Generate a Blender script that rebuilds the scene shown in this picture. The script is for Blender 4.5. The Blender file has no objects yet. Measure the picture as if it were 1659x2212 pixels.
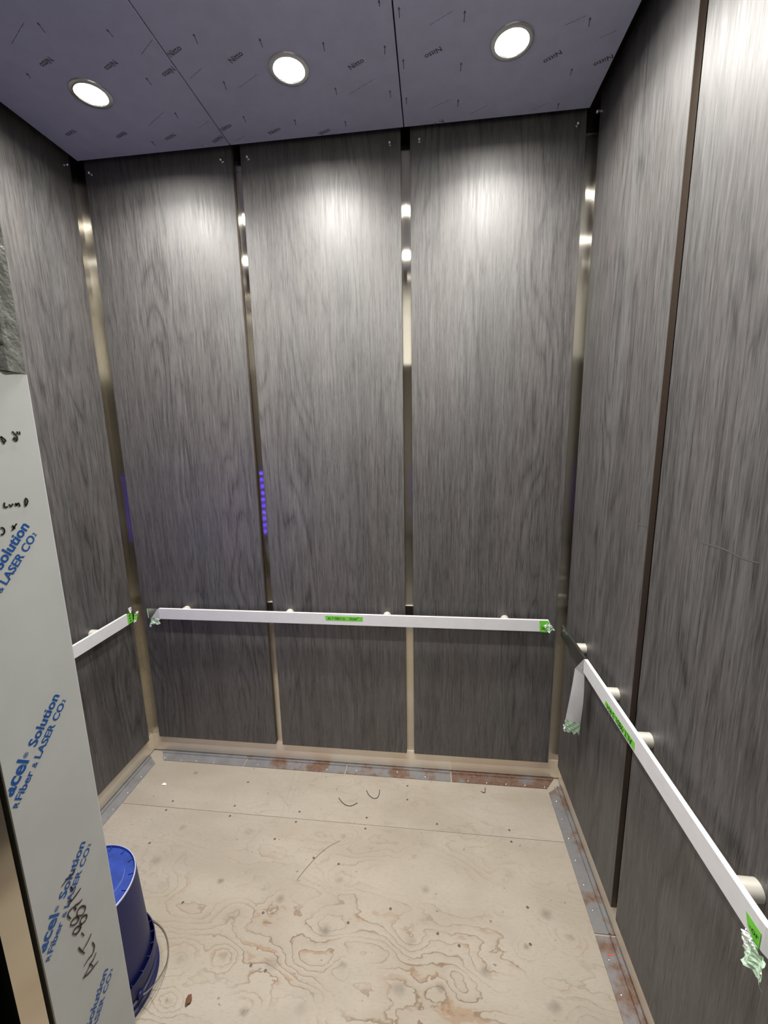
import bpy, bmesh, math, random
from mathutils import Vector, Matrix, noise as mnoise
random.seed(7)
C = bpy.context.scene.collection
PI = math.pi
MARK_BIG = [[[-1.366,0.869],[-1.371,0.865],[-1.378,0.865],[-1.384,0.862],[-1.392,0.861]],[[-1.392,0.861],[-1.382,0.855],[-1.374,0.853],[-1.365,0.851]],[[-1.379,0.867],[-1.374,0.855]],[[-1.369,0.893],[-1.367,0.884],[-1.368,0.879],[-1.372,0.875],[-1.38,0.877],[-1.388,0.876]],[[-1.368,0.908],[-1.375,0.904],[-1.386,0.902]],[[-1.39,0.915],[-1.388,0.907],[-1.383,0.893]],[[-1.382,0.93],[-1.379,0.92]],[[-1.394,0.945],[-1.392,0.949],[-1.386,0.947],[-1.382,0.942],[-1.382,0.938],[-1.386,0.938],[-1.39,0.94],[-1.394,0.945]],[[-1.391,0.938],[-1.384,0.939],[-1.379,0.942]],[[-1.38,0.942],[-1.381,0.949],[-1.376,0.951],[-1.371,0.947],[-1.37,0.942],[-1.373,0.94],[-1.379,0.942],[-1.385,0.945]],[[-1.395,0.962],[-1.392,0.966],[-1.385,0.963],[-1.382,0.956],[-1.384,0.954],[-1.39,0.956],[-1.395,0.962]],[[-1.384,0.964],[-1.381,0.97],[-1.375,0.968],[-1.37,0.961],[-1.371,0.956],[-1.377,0.955],[-1.384,0.964]],[[-1.383,0.961],[-1.383,0.958]],[[-1.393,0.971],[-1.396,0.98],[-1.394,0.984],[-1.39,0.984],[-1.385,0.982]],[[-1.372,0.977],[-1.378,0.978],[-1.385,0.982],[-1.384,0.973]],[[-1.384,0.98],[-1.383,0.974]],[[-1.371,0.996],[-1.379,0.995],[-1.387,0.995],[-1.394,0.996]],[[-1.393,1.001],[-1.387,0.995]],[[-1.385,1.017],[-1.384,1.007]],[[-1.384,1.015],[-1.382,1.006]],[[-1.375,1.033],[-1.381,1.031],[-1.387,1.033],[-1.397,1.032]]]
MARK_SMALL = [[[-1.367,1.647],[-1.366,1.642],[-1.364,1.638]],[[-1.367,1.647],[-1.362,1.642],[-1.366,1.64]],[[-1.352,1.653],[-1.349,1.649],[-1.347,1.646],[-1.348,1.642],[-1.35,1.642],[-1.352,1.644],[-1.35,1.645],[-1.348,1.643]],[[-1.346,1.653],[-1.346,1.649]],[[-1.343,1.653],[-1.343,1.649]],[[-1.377,1.569],[-1.378,1.564],[-1.376,1.563],[-1.374,1.563]],[[-1.372,1.566],[-1.37,1.563],[-1.367,1.566]],[[-1.365,1.565],[-1.363,1.565],[-1.363,1.563],[-1.361,1.565],[-1.36,1.565],[-1.359,1.561]],[[-1.365,1.564],[-1.362,1.564]],[[-1.351,1.569],[-1.352,1.561],[-1.35,1.562],[-1.348,1.566],[-1.349,1.569],[-1.351,1.57]],[[-1.387,1.54],[-1.384,1.539],[-1.383,1.535],[-1.385,1.532],[-1.388,1.532]],[[-1.373,1.54],[-1.37,1.535]],[[-1.367,1.541],[-1.374,1.534]]]
NITTO = [[[0.87,-0.395],[0.942,-0.432]],[[1.217,-0.323],[1.289,-0.36]],[[0.871,-0.09],[0.942,-0.123]],[[1.049,-0.059],[1.117,-0.091]],[[0.706,-0.44],[0.773,-0.471]],[[0.713,-0.135],[0.767,-0.162]],[[0.706,-0.421],[0.643,-0.392]],[[0.696,-0.121],[0.648,-0.092]],[[0.375,-0.501],[0.306,-0.474]],[[0.551,-0.466],[0.486,-0.437]],[[0.205,-0.232],[0.127,-0.199]],[[0.374,-0.196],[0.302,-0.163]],[[0.545,-0.162],[0.47,-0.126]],[[1.513,-0.379],[1.441,-0.342]],[[1.856,-0.315],[1.806,-0.277]],[[2.017,-0.28],[1.961,-0.245]],[[1.511,-0.082],[1.47,-0.061]]]
TICKS = [[[0.82,-0.505],[0.816,-0.474]],[[0.826,-0.345],[0.819,-0.312]],[[0.823,-0.199],[0.818,-0.167]],[[0.995,-0.467],[0.993,-0.439]],[[1.169,-0.432],[1.166,-0.402]],[[1.167,-0.272],[1.166,-0.242]],[[1.169,-0.125],[1.167,-0.096]],[[0.994,-0.158],[0.99,-0.13]],[[1.341,-0.526],[1.341,-0.509]],[[0.428,-0.592],[0.423,-0.563]],[[0.595,-0.55],[0.596,-0.526]],[[0.596,-0.391],[0.595,-0.362]],[[0.599,-0.247],[0.594,-0.219]],[[0.429,-0.127],[0.425,-0.099]],[[0.252,-0.456],[0.246,-0.437]],[[0.603,-0.082],[0.6,-0.063]],[[1.564,-0.468],[1.564,-0.436]],[[1.565,-0.309],[1.565,-0.277]],[[1.392,-0.345],[1.391,-0.31]],[[1.391,-0.501],[1.39,-0.471]],[[1.341,-0.236],[1.34,-0.207]],[[1.565,-0.166],[1.565,-0.135]],[[1.908,-0.24],[1.91,-0.214]],[[1.904,-0.402],[1.909,-0.375]],[[1.907,-0.102],[1.911,-0.073]],[[1.392,-0.2],[1.391,-0.17]],[[1.342,-0.397],[1.339,-0.368]]]
FINE = [[[0.727,-0.368],[0.783,-0.398]],[[0.86,-0.313],[0.944,-0.356]],[[1.203,-0.237],[1.299,-0.289]],[[0.636,-0.466],[0.699,-0.505]],[[0.467,-0.2],[0.567,-0.257]],[[0.635,-0.164],[0.697,-0.195]],[[0.3,-0.546],[0.395,-0.597]],[[0.741,-0.082],[0.788,-0.106]],[[1.469,-0.439],[1.533,-0.472]],[[1.841,-0.388],[1.894,-0.41]],[[1.47,-0.138],[1.536,-0.17]],[[1.608,-0.092],[1.667,-0.126]],[[1.823,-0.083],[1.877,-0.111]],[[1.952,-0.335],[1.994,-0.353]]]
FLOOR_SCREWS = [[0.598,-0.16],[0.594,-0.292],[0.597,-0.343],[0.295,-0.342],[0.296,-0.295],[0.897,-0.343],[0.897,-0.293],[0.323,-0.494],[0.592,-0.691],[0.894,-0.694],[0.914,-0.84],[0.965,-0.848],[0.834,-0.427],[1.199,-0.294],[1.503,-0.295],[1.201,-0.345],[1.366,-0.11],[1.37,-0.186],[1.804,-0.294],[1.803,-0.345],[1.121,-0.502],[1.017,-0.488],[1.197,-0.694],[1.501,-0.695],[1.337,-0.637],[1.815,-0.585],[1.8,-0.695],[1.57,-0.722]]
KNOTS = [[0.312,-0.131],[0.71,-0.408],[0.485,-0.642],[0.692,-0.607],[0.938,-0.645],[0.785,-0.72],[0.818,-0.824],[0.682,-0.845],[0.979,-0.826],[0.939,-0.945],[1.104,-0.925],[0.707,-0.948],[0.423,-0.416],[0.395,-0.557],[1.412,-0.445],[1.46,-0.561],[1.124,-0.723],[1.203,-0.81],[1.411,-0.727],[1.385,-0.848],[1.508,-0.834],[1.647,-0.78],[1.786,-0.703],[1.135,-0.559],[1.833,-0.844],[1.118,-0.388],[1.775,-0.473],[1.87,-0.602],[1.929,-0.664]]
STRIP_SCREWS_RIGHT = [[2.039,-0.134],[2.037,-0.222],[2.037,-0.31],[2.037,-0.574],[2.036,-0.714],[2.037,-0.798]]
STRIP_SCREWS_BACK = [[1.109,-0.045],[1.312,-0.034],[1.653,-0.058],[1.74,-0.06],[1.83,-0.059],[1.917,-0.059],[2.005,-0.06],[0.095,-0.054],[0.192,-0.062],[0.272,-0.059],[0.366,-0.06]]
STRIP_SCREWS_LEFT = [[0.056,-0.275],[0.053,-0.363]]
WIRES = [[[1.056,-0.207],[1.074,-0.227],[1.098,-0.242],[1.123,-0.242],[1.146,-0.225]],[[1.177,-0.155],[1.192,-0.179],[1.214,-0.194],[1.232,-0.19],[1.238,-0.17],[1.238,-0.146]]]
SCRATCH = [[0.976,-0.579],[1.0,-0.529],[1.036,-0.471],[1.069,-0.435],[1.107,-0.408]]
PENCIL = [[[0.806,-0.076],[0.822,-0.326],[0.807,-0.374]],[[0.845,-0.073],[0.84,-0.165],[0.847,-0.301]]]
MISC = [[0.765,-0.94],[0.198,-0.212],[1.722,-0.104],[1.824,-0.366],[2.066,-0.066]]
CAM = [900.693597, 0.116713, -0.183194, 0.019524, 1.479807, -1.816416, 1.640173]
CAM_ROT = [[0.9934216, -0.1144996, -0.0018197], [0.1128937, 0.9765775, 0.1831705], [-0.0191959, -0.1821709, 0.9830795]]

W, H, YF = 2.0853, 2.743, -1.32          # cab width, ceiling height, inner face of the front wall
PT = 0.02                                 # laminate panels stand this far off the steel walls
JX = 0.969                                # door-side face of the left front return

# ------------------------------------------------------------------ materials
def new_mat(name):
    m = bpy.data.materials.new(name); m.use_nodes = True
    nt = m.node_tree
    return m, nt, nt.nodes['Principled BSDF']

class G:
    """small helper for node graphs"""
    def __init__(s, nt): s.nt = nt
    def n(s, kind, **kw):
        nd = s.nt.nodes.new(kind)
        for k, v in kw.items(): setattr(nd, k, v)
        return nd
    def link(s, a, b): s.nt.links.new(a, b)
    def put(s, sock, v):
        if hasattr(v, 'is_output'): s.link(v, sock)
        else: sock.default_value = v
    def math(s, op, a, b=0.0, c=0.0, clamp=False):
        nd = s.n('ShaderNodeMath', operation=op, use_clamp=clamp)
        for i, v in enumerate((a, b, c)): s.put(nd.inputs[i], v)
        return nd.outputs[0]
    def vec(s, x, y, z=0.0):
        nd = s.n('ShaderNodeCombineXYZ')
        for i, v in enumerate((x, y, z)): s.put(nd.inputs[i], v)
        return nd.outputs[0]
    def noise(s, v, scale=1.0, detail=2.0, rough=0.5, dist=0.0):
        nd = s.n('ShaderNodeTexNoise')
        s.put(nd.inputs['Vector'], v); s.put(nd.inputs['Scale'], scale)
        nd.inputs['Detail'].default_value = detail; nd.inputs['Roughness'].default_value = rough
        nd.inputs['Distortion'].default_value = dist
        return nd.outputs['Fac']
    def ramp(s, v, a, b, lo=0.0, hi=1.0, smooth=True):
        nd = s.n('ShaderNodeMapRange'); nd.interpolation_type = 'SMOOTHSTEP' if smooth else 'LINEAR'
        s.put(nd.inputs[0], v)
        for i, x in enumerate((a, b, lo, hi)): s.put(nd.inputs[i+1], x)
        return nd.outputs[0]
    def mix(s, f, a, b, mode='MIX'):
        nd = s.n('ShaderNodeMix', data_type='RGBA', blend_type=mode)
        s.put(nd.inputs[0], f)
        for i, v in ((6, a), (7, b)):
            if isinstance(v, tuple): v = (*v, 1.0) if len(v) == 3 else v
            s.put(nd.inputs[i], v)
        return nd.outputs[2]
    def pos(s):
        g = s.n('ShaderNodeNewGeometry'); sp = s.n('ShaderNodeSeparateXYZ')
        s.link(g.outputs['Position'], sp.inputs[0]); return sp.outputs
    def rand(s):
        return s.n('ShaderNodeObjectInfo').outputs['Random']

def plain(name, col, rough=0.5, metal=0.0, spec=0.5, emit=None, estr=0.0):
    m, nt, b = new_mat(name)
    b.inputs['Base Color'].default_value = (*col, 1); b.inputs['Roughness'].default_value = rough
    b.inputs['Metallic'].default_value = metal; b.inputs['Specular IOR Level'].default_value = spec
    if emit:
        b.inputs['Emission Color'].default_value = (*emit, 1); b.inputs['Emission Strength'].default_value = estr
    return m

def m_wood():
    m, nt, b = new_mat('charcoal_wood_laminate'); g = G(nt)
    x, y, z = g.pos()
    u = g.math('ADD', g.math('ADD', x, y), g.math('MULTIPLY', g.rand(), 37.0))
    U = lambda su, sz, off=0.0: g.vec(g.math('MULTIPLY', u, su), g.math('MULTIPLY', z, sz), off)
    warp = g.noise(U(4.5, .75), 1.0, 2, .5)
    tone = g.noise(U(8, .35, 3.1), 1.0, 2, .5)
    mid = g.noise(U(38, 1.3, 5.2), 1.0, 3, .55, .35)
    fib = g.noise(U(170, 7.5, 7.7), 1.0, 4, .6, .2)
    fine = g.noise(U(520, 34, 1.7), 1.0, 2, .6)
    ph = g.math('ADD', g.math('MULTIPLY', u, 9.0), g.math('MULTIPLY', warp, 14.0))
    cath = g.math('POWER', g.math('ABSOLUTE', g.math('SINE', g.math('MULTIPLY', ph, PI))), .6)
    zone = g.ramp(g.noise(U(5.5, .45, 17.0), 1.0, 1), .42, .60)
    v = g.math('MULTIPLY', tone, .62)
    v = g.math('ADD', v, g.math('MULTIPLY', mid, .75))
    v = g.math('ADD', v, g.math('MULTIPLY', fib, 1.35))
    v = g.math('ADD', v, g.math('MULTIPLY', g.math('MULTIPLY', g.math('SUBTRACT', cath, .75), zone), .50))
    v = g.math('ADD', v, g.math('MULTIPLY', fine, .75))
    f = g.ramp(v, 1.20, 2.14, smooth=False)
    col = g.mix(f, WOOD_DARK, WOOD_LIGHT)
    hue = g.noise(U(7, .8, 11.0), 1.0, 2)
    col = g.mix(g.ramp(hue, .35, .65), col, g.mix(1.0, col, (1.055, .985, .975), 'MULTIPLY'))
    pore = g.ramp(g.noise(U(250, 9, 21.0), 1.0, 3, .6), .57, .66)
    col = g.mix(g.math('MULTIPLY', pore, .72), col, (.009, .0086, .009))
    lite = g.ramp(g.noise(U(300, 5.5, 33.0), 1.0, 2, .6), .58, .68)
    col = g.mix(g.math('MULTIPLY', lite, .42), col, (.150, .147, .145))
    g.link(col, b.inputs['Base Color'])
    g.put(b.inputs['Roughness'], g.ramp(fib,   .3, .7, .50, .60))
    b.inputs['Specular IOR Level'].default_value = WOOD_SPEC
    bp = g.n('ShaderNodeBump'); bp.inputs['Strength'].default_value = .12; bp.inputs['Distance'].default_value = .001
    g.link(fib, bp.inputs['Height']); g.link(bp.outputs[0], b.inputs['Normal'])
    return m
WOOD_SPEC = .95
WOOD_DARK, WOOD_LIGHT = (.014, .0132, .0136), (.092, .090, .0895)

def m_steel(name, col, rough, aniso, horizontal=False, matte=0.0):
    """brushed stainless; the grain runs along v (vertical) unless horizontal"""
    m, nt, b = new_mat(name); g = G(nt)
    x, y, z = g.pos(); u = g.math('ADD', x, y)
    blot = g.noise(g.vec(g.math('MULTIPLY', u, 5), g.math('MULTIPLY', z, 3), 2.2), 1.0, 2)
    c = g.mix(g.math('MULTIPLY', g.ramp(blot, .45, .75), .25), col, tuple(k*.72 for k in col))
    gl = g.n('ShaderNodeBsdfAnisotropic')
    g.link(c, gl.inputs['Color'])
    gl.inputs['Roughness'].default_value = rough
    gl.inputs['Anisotropy'].default_value = aniso
    gl.inputs['Rotation'].default_value = ANISO_H if horizontal else ANISO_V
    t = g.n('ShaderNodeTangent', direction_type='UV_MAP'); g.link(t.outputs[0], gl.inputs['Tangent'])
    out = gl.outputs[0]
    if matte:                                        # scuffed, part-matte metal
        df = g.n('ShaderNodeBsdfDiffuse'); df.inputs['Color'].default_value = (*(k*.85 for k in col), 1)
        mx = g.n('ShaderNodeMixShader'); mx.inputs[0].default_value = matte
        g.link(out, mx.inputs[1]); g.link(df.outputs[0], mx.inputs[2]); out = mx.outputs[0]
    g.link(out, nt.nodes['Material Output'].inputs['Surface'])
    nt.nodes.remove(b)
    return m
ANISO_V, ANISO_H, ANI = 0.0, .25, -.85

def m_floor():
    m, nt, b = new_mat('knotty_plywood'); g = G(nt)
    x, y, z = g.pos()
    far = g.ramp(y, -.331, -.325)                                     # the second sheet, beyond the seam
    yo = g.math('ADD', y, g.math('MULTIPLY', far, 3.7))
    h = g.math('MULTIPLY', g.noise(g.vec(g.math('MULTIPLY', x, 1.5), g.math('MULTIPLY', yo, 4.6), 4.4), 1.0, 2, .45), 1.0)
    h = g.math('ADD', h, g.math('MULTIPLY', g.noise(g.vec(g.math('MULTIPLY', x, 7), g.math('MULTIPLY', yo, 14), 2.0), 1.0, 3, .6), .16))
    kw = g.math('SUBTRACT', g.noise(g.vec(g.math('MULTIPLY', x, 55), g.math('MULTIPLY', y, 55), 1.0), 1.0, 3, .6), .5)
    kw2 = g.math('SUBTRACT', g.noise(g.vec(g.math('MULTIPLY', x, 55), g.math('MULTIPLY', y, 55), 31.0), 1.0, 3, .6), .5)
    kv = g.vec(g.math('ADD', g.math('MULTIPLY', x, .8), g.math('MULTIPLY', kw, .018)), g.math('ADD', y, g.math('MULTIPLY', kw2, .018)), 0.0)
    kn = None; kh = None
    for i, (kx, ky) in enumerate(KNOTS):
        r = .009 + .009*((i*37) % 11)/10
        d = g.n('ShaderNodeVectorMath', operation='DISTANCE')
        g.link(kv, d.inputs[0]); d.inputs[1].default_value = (kx*.8, ky, 0)
        a = g.ramp(d.outputs['Value'], r*1.5, r*.1)
        bb = g.ramp(d.outputs['Value'], r*5.5, 0.0)
        kn = a if kn is None else g.math('MAXIMUM', kn, a)
        kh = bb if kh is None else g.math('ADD', kh, bb)
    h = g.math('ADD', h, g.math('MULTIPLY', kh, .13))
    fr = g.math('FRACT', g.math('MULTIPLY', h, 17.0))
    ln = g.math('MULTIPLY', g.ramp(fr, 0.80, 0.97), g.ramp(fr, 1.0, 0.975))
    soft = g.ramp(fr, .15, .95)
    vis = g.ramp(g.noise(g.vec(g.math('MULTIPLY', x, 3.0), g.math('MULTIPLY', y, 4.5), 9.0), 1.0, 2), .36, .60)
    near = g.ramp(y, -.30, -.80, .18, 1.0)
    side = g.math('MULTIPLY', g.ramp(x, .45, .9, .35, 1.0), g.ramp(x, 2.0, 1.6, .35, 1.0))
    amt = g.math('MULTIPLY', g.math('MULTIPLY', vis, near), side)
    base = g.mix(g.ramp(g.noise(g.vec(g.math('MULTIPLY', x, 2.5), g.math('MULTIPLY', yo, 6), 1.0), 1.0, 4), .3, .7), FLOOR_A, FLOOR_B)
    speck = g.noise(g.vec(g.math('MULTIPLY', x, 60), g.math('MULTIPLY', y, 220)), 1.0, 4, .7)
    base = g.mix(g.ramp(speck, .48, .72, 0, .35), base, (.24, .195, .15))
    base = g.mix(g.math('MULTIPLY', soft, g.math('MULTIPLY', amt, .22)), base, (.27, .20, .135))
    base = g.mix(g.math('MULTIPLY', g.math('MULTIPLY', ln, amt), .85), base, (.16, .105, .06))
    pt = g.noise(g.vec(g.math('MULTIPLY', x, 9), g.math('MULTIPLY', y, 22), 6.6), 1.0, 3, .6)
    patch = g.math('MULTIPLY', g.ramp(pt, .57, .62), g.math('MULTIPLY', g.ramp(fr, .45, .62), amt))
    base = g.mix(g.math('MULTIPLY', patch, .55), base, (.28, .17, .095))
    dirt = g.noise(g.vec(g.math('MULTIPLY', x, 2.2), g.math('MULTIPLY', y, 2.2), 14.0), 1.0, 5, .65)
    base = g.mix(g.ramp(dirt, .5, .75, 0, .22), base, (.22, .20, .17))
    dots = g.noise(g.vec(g.math('MULTIPLY', x, 45), g.math('MULTIPLY', y, 60), 3.0), 1.0, 2, .5)
    base = g.mix(g.ramp(dots, .70, .76, 0, .65), base, (.11, .09, .07))
    base = g.mix(g.math('MULTIPLY', kn, g.ramp(g.noise(g.vec(g.math('MULTIPLY', x, 11), g.math('MULTIPLY', y, 11), 8.0), 1.0, 2), .35, .65, .15, .68)), base, (.13, .105, .083))
    g.link(base, b.inputs['Base Color'])
    b.inputs['Roughness'].default_value = .62; b.inputs['Specular IOR Level'].default_value = .3
    return m
FLOOR_A, FLOOR_B = (.33, .288, .232), (.385, .342, .284)

def m_rust(name, amount):
    m, nt, b = new_mat(name); g = G(nt)
    x, y, z = g.pos()
    n1 = g.noise(g.vec(g.math('MULTIPLY', x, 9), g.math('MULTIPLY', y, 9), 1.0), 1.0, 4, .65)
    n2 = g.noise(g.vec(g.math('MULTIPLY', x, 60), g.math('MULTIPLY', y, 60), 5.0), 1.0, 4, .7)
    zinc = g.mix(g.ramp(n1, .3, .7), (.20, .20, .208), (.285, .283, .285))
    rust = g.mix(g.ramp(n2, .3, .7), (.135, .078, .055), (.215, .135, .098))
    f = g.ramp(g.math('ADD', g.math('MULTIPLY', n1, .9), g.math('MULTIPLY', n2, .1)), .54-amount, .70-amount)
    g.link(g.mix(f, zinc, rust), b.inputs['Base Color'])
    b.inputs['Roughness'].default_value = .5; b.inputs['Metallic'].default_value = .35
    return m

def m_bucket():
    m, nt, b = new_mat('dusty_shaded_blue_plastic'); g = G(nt)
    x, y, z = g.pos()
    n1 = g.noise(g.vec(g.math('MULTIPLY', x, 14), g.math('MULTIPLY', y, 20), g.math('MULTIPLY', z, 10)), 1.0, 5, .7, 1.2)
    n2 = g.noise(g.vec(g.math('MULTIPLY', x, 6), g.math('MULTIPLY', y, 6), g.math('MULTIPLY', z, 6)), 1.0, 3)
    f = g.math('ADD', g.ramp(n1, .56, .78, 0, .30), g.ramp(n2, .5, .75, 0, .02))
    g.link(g.mix(f, (.005, .009, .085), (.13, .135, .17)), b.inputs['Base Color'])  # base colour darkened for the shade on the sides, grey dust over it
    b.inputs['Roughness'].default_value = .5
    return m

def m_film(name, col, rough=.45, var=.06, scale=30, bump=0.0):
    m, nt, b = new_mat(name); g = G(nt)
    x, y, z = g.pos()
    n = g.noise(g.vec(g.math('MULTIPLY', x, scale), g.math('MULTIPLY', y, scale), g.math('MULTIPLY', z, scale)), 1.0, 4, .6)
    g.link(g.mix(g.ramp(n, .3, .7), col, tuple(k*(1-var) for k in col)), b.inputs['Base Color'])
    b.inputs['Roughness'].default_value = rough; b.inputs['Specular IOR Level'].default_value = .35
    if bump:
        bp = g.n('ShaderNodeBump'); bp.inputs['Strength'].default_value = bump; bp.inputs['Distance'].default_value = .01
        g.link(n, bp.inputs['Height']); g.link(bp.outputs[0], b.inputs['Normal'])
    return m

M = {}
M['wood'] = m_wood()
M['edge'] = plain('panel_core_edge', (.055, .038, .029), .5)
M['steel_v'] = m_steel('stainless_vertical_grain', (.66, .625, .55), .168, ANI)
M['steel_side'] = m_steel('stainless_side_wall', (.66, .625, .55), .20, -.55)
M['steel_h'] = m_steel('stainless_base', (.95, .86, .715), .26, ANI*.75, True, .5)
M['steel_b'] = m_steel('stainless_bar', (.60, .59, .56), .20, ANI*.75, True)
M['steel_door'] = m_steel('stainless_door', (.62, .57, .48), .12, ANI*.7)
M['post'] = plain('satin_standoff', (.74, .71, .64), .32, .35)
M['bronze'] = plain('dark_bronze_strip', (.007, .005, .004), .42, 0.0, 1.0)
M['floor'] = m_floor()
M['under'] = plain('dark_subfloor', (.03, .025, .02), .9)
M['zinc'] = m_rust('galvanised_angle', -.10)
M['zinc_rust'] = m_rust('part_rusted_angle', .10)
M['rust'] = m_rust('rusted_angle', .22)
M['screw'] = plain('bright_screw_head', (.75, .75, .74), .3, 1.0)
M['floor_screw'] = plain('dull_screw_head', (.11, .09, .075), .5, .4)
M['ceil'] = m_film('violet_grey_film', (.50, .515, .69), .36, .08, 18)
M['ink_grey'] = plain('grey_film_ink', (.060, .055, .068), .5)
M['dark'] = plain('dark_void', (.018, .018, .02), .8)
M['white_film'] = m_film('white_protective_film', (.69, .69, .71), .38, .05, 25)
M['jamb_film'] = m_film('pale_grey_film', (.55, .565, .55), .42, .07, 9)
M['wrinkled'] = m_film('wrinkled_grey_film', (.17, .175, .16), .25, .5, 26, .6)
M['blue_ink'] = plain('blue_print', (.006, .085, .34), .5)
M['black_ink'] = plain('black_marker', (.010, .009, .008), .5)
M['brown_ink'] = plain('brown_marker', (.035, .014, .008), .5)
M['green'] = m_film('green_masking_tape', (.17, .60, .055), .55, .12, 60)
M['pale_green'] = m_film('pale_green_tape_back', (.52, .70, .53), .5, .12, 60)
M['bucket'] = m_bucket()
M['bucket_base'] = m_film('scuffed_toplit_blue_plastic', (.014, .034, .185), .45, -.6, 24)  # same plastic as the sides, lightened for the light falling on top
M['bucket_scuff'] = plain('pale_blue_scuff', (.10, .14, .30), .6)
M['bucket_edge'] = plain('worn_blue_edge', (.55, .58, .72), .5)
M['wire'] = plain('black_wire', (.012, .012, .012), .45)
M['bail'] = plain('galvanised_bail', (.35, .33, .29), .35, .8)
M['chip'] = plain('brown_bark', (.12, .055, .025), .8)
M['white_chip'] = plain('white_scrap', (.85, .84, .82), .6)
M['stud'] = plain('clear_stud', (.62, .62, .66), .12, .8)
M['lens'] = plain('lamp_lens', (.9, .9, .88), .4, emit=(1.0, .955, .87), estr=28.0)
M['trim'] = plain('satin_trim_ring', (.62, .62, .62), .22, .9)
M['can'] = plain('reflector_can', (.8, .8, .78), .2, .9)
M['button'] = plain('lit_blue_button', (.05, .03, .3), .4, emit=(.13, .06, 1.0), estr=85.0)
M['transom'] = m_film('transom_film', (.80, .80, .76), .4, .05, 9)
M['hall'] = m_film('landing_wall', (.62, .60, .54), .8, .06, 3)
M['hall_floor'] = plain('landing_concrete', (.25, .24, .22), .8)
M['pencil'] = plain('pencil_mark', (.28, .24, .19), .8)
M['scuff'] = plain('pale_scuff', (.085, .082, .080), .6)
M['red'] = plain('red_mark', (.6, .08, .04), .6)

# ------------------------------------------------------------------ mesh helpers
def obj(name, bm, mats, parent=None, smooth=False):
    me = bpy.data.meshes.new(name)
    bm.normal_update(); bm.to_mesh(me); bm.free()
    for k in (mats if isinstance(mats, (list, tuple)) else [mats]): me.materials.append(M[k])
    if smooth:
        for p in me.polygons: p.use_smooth = True
        me.set_sharp_from_angle(angle=math.radians(38))
    o = bpy.data.objects.new(name, me); C.objects.link(o)
    if parent: o.parent = parent
    return o

def tag(o, label=None, cat=None, group=None, kind=None):
    for k, v in (('label', label), ('category', cat), ('group', group), ('kind', kind)):
        if v: o[k] = v
    return o

def thing(name, label, cat, loc, group=None, rz=0.0):
    o = bpy.data.objects.new(name, None); C.objects.link(o)
    o.location = loc; o.rotation_euler[2] = rz; o.empty_display_size = .05
    return tag(o, label, cat, group, 'thing')

def uv_box(bm):
    """per-face UVs, v up the wall and u along it"""
    L = bm.loops.layers.uv.verify()
    for f in bm.faces:
        n = f.normal
        for l in f.loops:
            c = l.vert.co
            if abs(n.z) > .7: l[L].uv = (c.x, c.y)
            elif abs(n.x) > abs(n.y): l[L].uv = (c.y, c.z)
            else: l[L].uv = (c.x, c.z)

def box(bm, x0, x1, y0, y1, z0, z1, bev=0.0, seg=2, mi=0):
    r = bmesh.ops.create_cube(bm, size=1.0)
    for v in r['verts']:
        v.co = Vector(((x0+x1)/2+v.co.x*(x1-x0), (y0+y1)/2+v.co.y*(y1-y0), (z0+z1)/2+v.co.z*(z1-z0)))
    fs = list({f for v in r['verts'] for f in v.link_faces})
    for f in fs: f.material_index = mi
    if bev:
        es = list({e for f in fs for e in f.edges})
        bmesh.ops.bevel(bm, geom=es, offset=bev, segments=seg, affect='EDGES', profile=.5)
    return fs

def bm_box(*a, **k):
    bm = bmesh.new(); box(bm, *a, **k); bm.normal_update(); uv_box(bm); return bm

def lathe(bm, prof, cx=0, cy=0, n=48, mi=None, close=False):
    rings = []
    for r, z in prof:
        rings.append([bm.verts.new((cx+r*math.cos(2*PI*i/n), cy+r*math.sin(2*PI*i/n), z)) for i in range(n)] if r > 1e-6
                     else [bm.verts.new((cx, cy, z))])
    for k in range(len(rings)-1):
        a, b = rings[k], rings[k+1]
        for i in range(n):
            j = (i+1) % n
            if len(a) == 1 and len(b) == 1: continue
            if len(a) == 1: f = bm.faces.new((a[0], b[i], b[j]))
            elif len(b) == 1: f = bm.faces.new((a[i], b[0], a[j]))
            else: f = bm.faces.new((a[i], b[i], b[j], a[j]))
            if mi: f.material_index = mi[k]
    bmesh.ops.recalc_face_normals(bm, faces=bm.faces)

def tube(bm, pts, r, n=8):
    P = [Vector(p) for p in pts]; rings = []
    for i, p in enumerate(P):
        t = (P[min(i+1, len(P)-1)]-P[max(i-1, 0)]).normalized()
        a = Vector((0, 0, 1)) if abs(t.z) < .9 else Vector((1, 0, 0))
        s = t.cross(a).normalized(); w = s.cross(t)
        rings.append([bm.verts.new(p+(s*math.cos(2*PI*k/n)+w*math.sin(2*PI*k/n))*r) for k in range(n)])
    for a, b in zip(rings, rings[1:]):
        for k in range(n): bm.faces.new((a[k], a[(k+1) % n], b[(k+1) % n], b[k]))
    bm.faces.new(rings[0]); bm.faces.new(rings[-1][::-1])
    bmesh.ops.recalc_face_normals(bm, faces=bm.faces)

def smooth_pts(P, k=4):
    """Catmull-Rom through a list of points"""
    P = [Vector(p) for p in P]
    if len(P) < 3: return P
    Q = [P[0]*2-P[1]]+P+[P[-1]*2-P[-2]]; out = []
    for i in range(1, len(Q)-2):
        for j in range(k):
            t = j/k; a, b, c, d = Q[i-1:i+3]
            out.append(.5*((2*b)+(c-a)*t+(2*a-5*b+4*c-d)*t*t+(3*b-a-3*c+d)*t**3))
    return out+[P[-1]]

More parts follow.
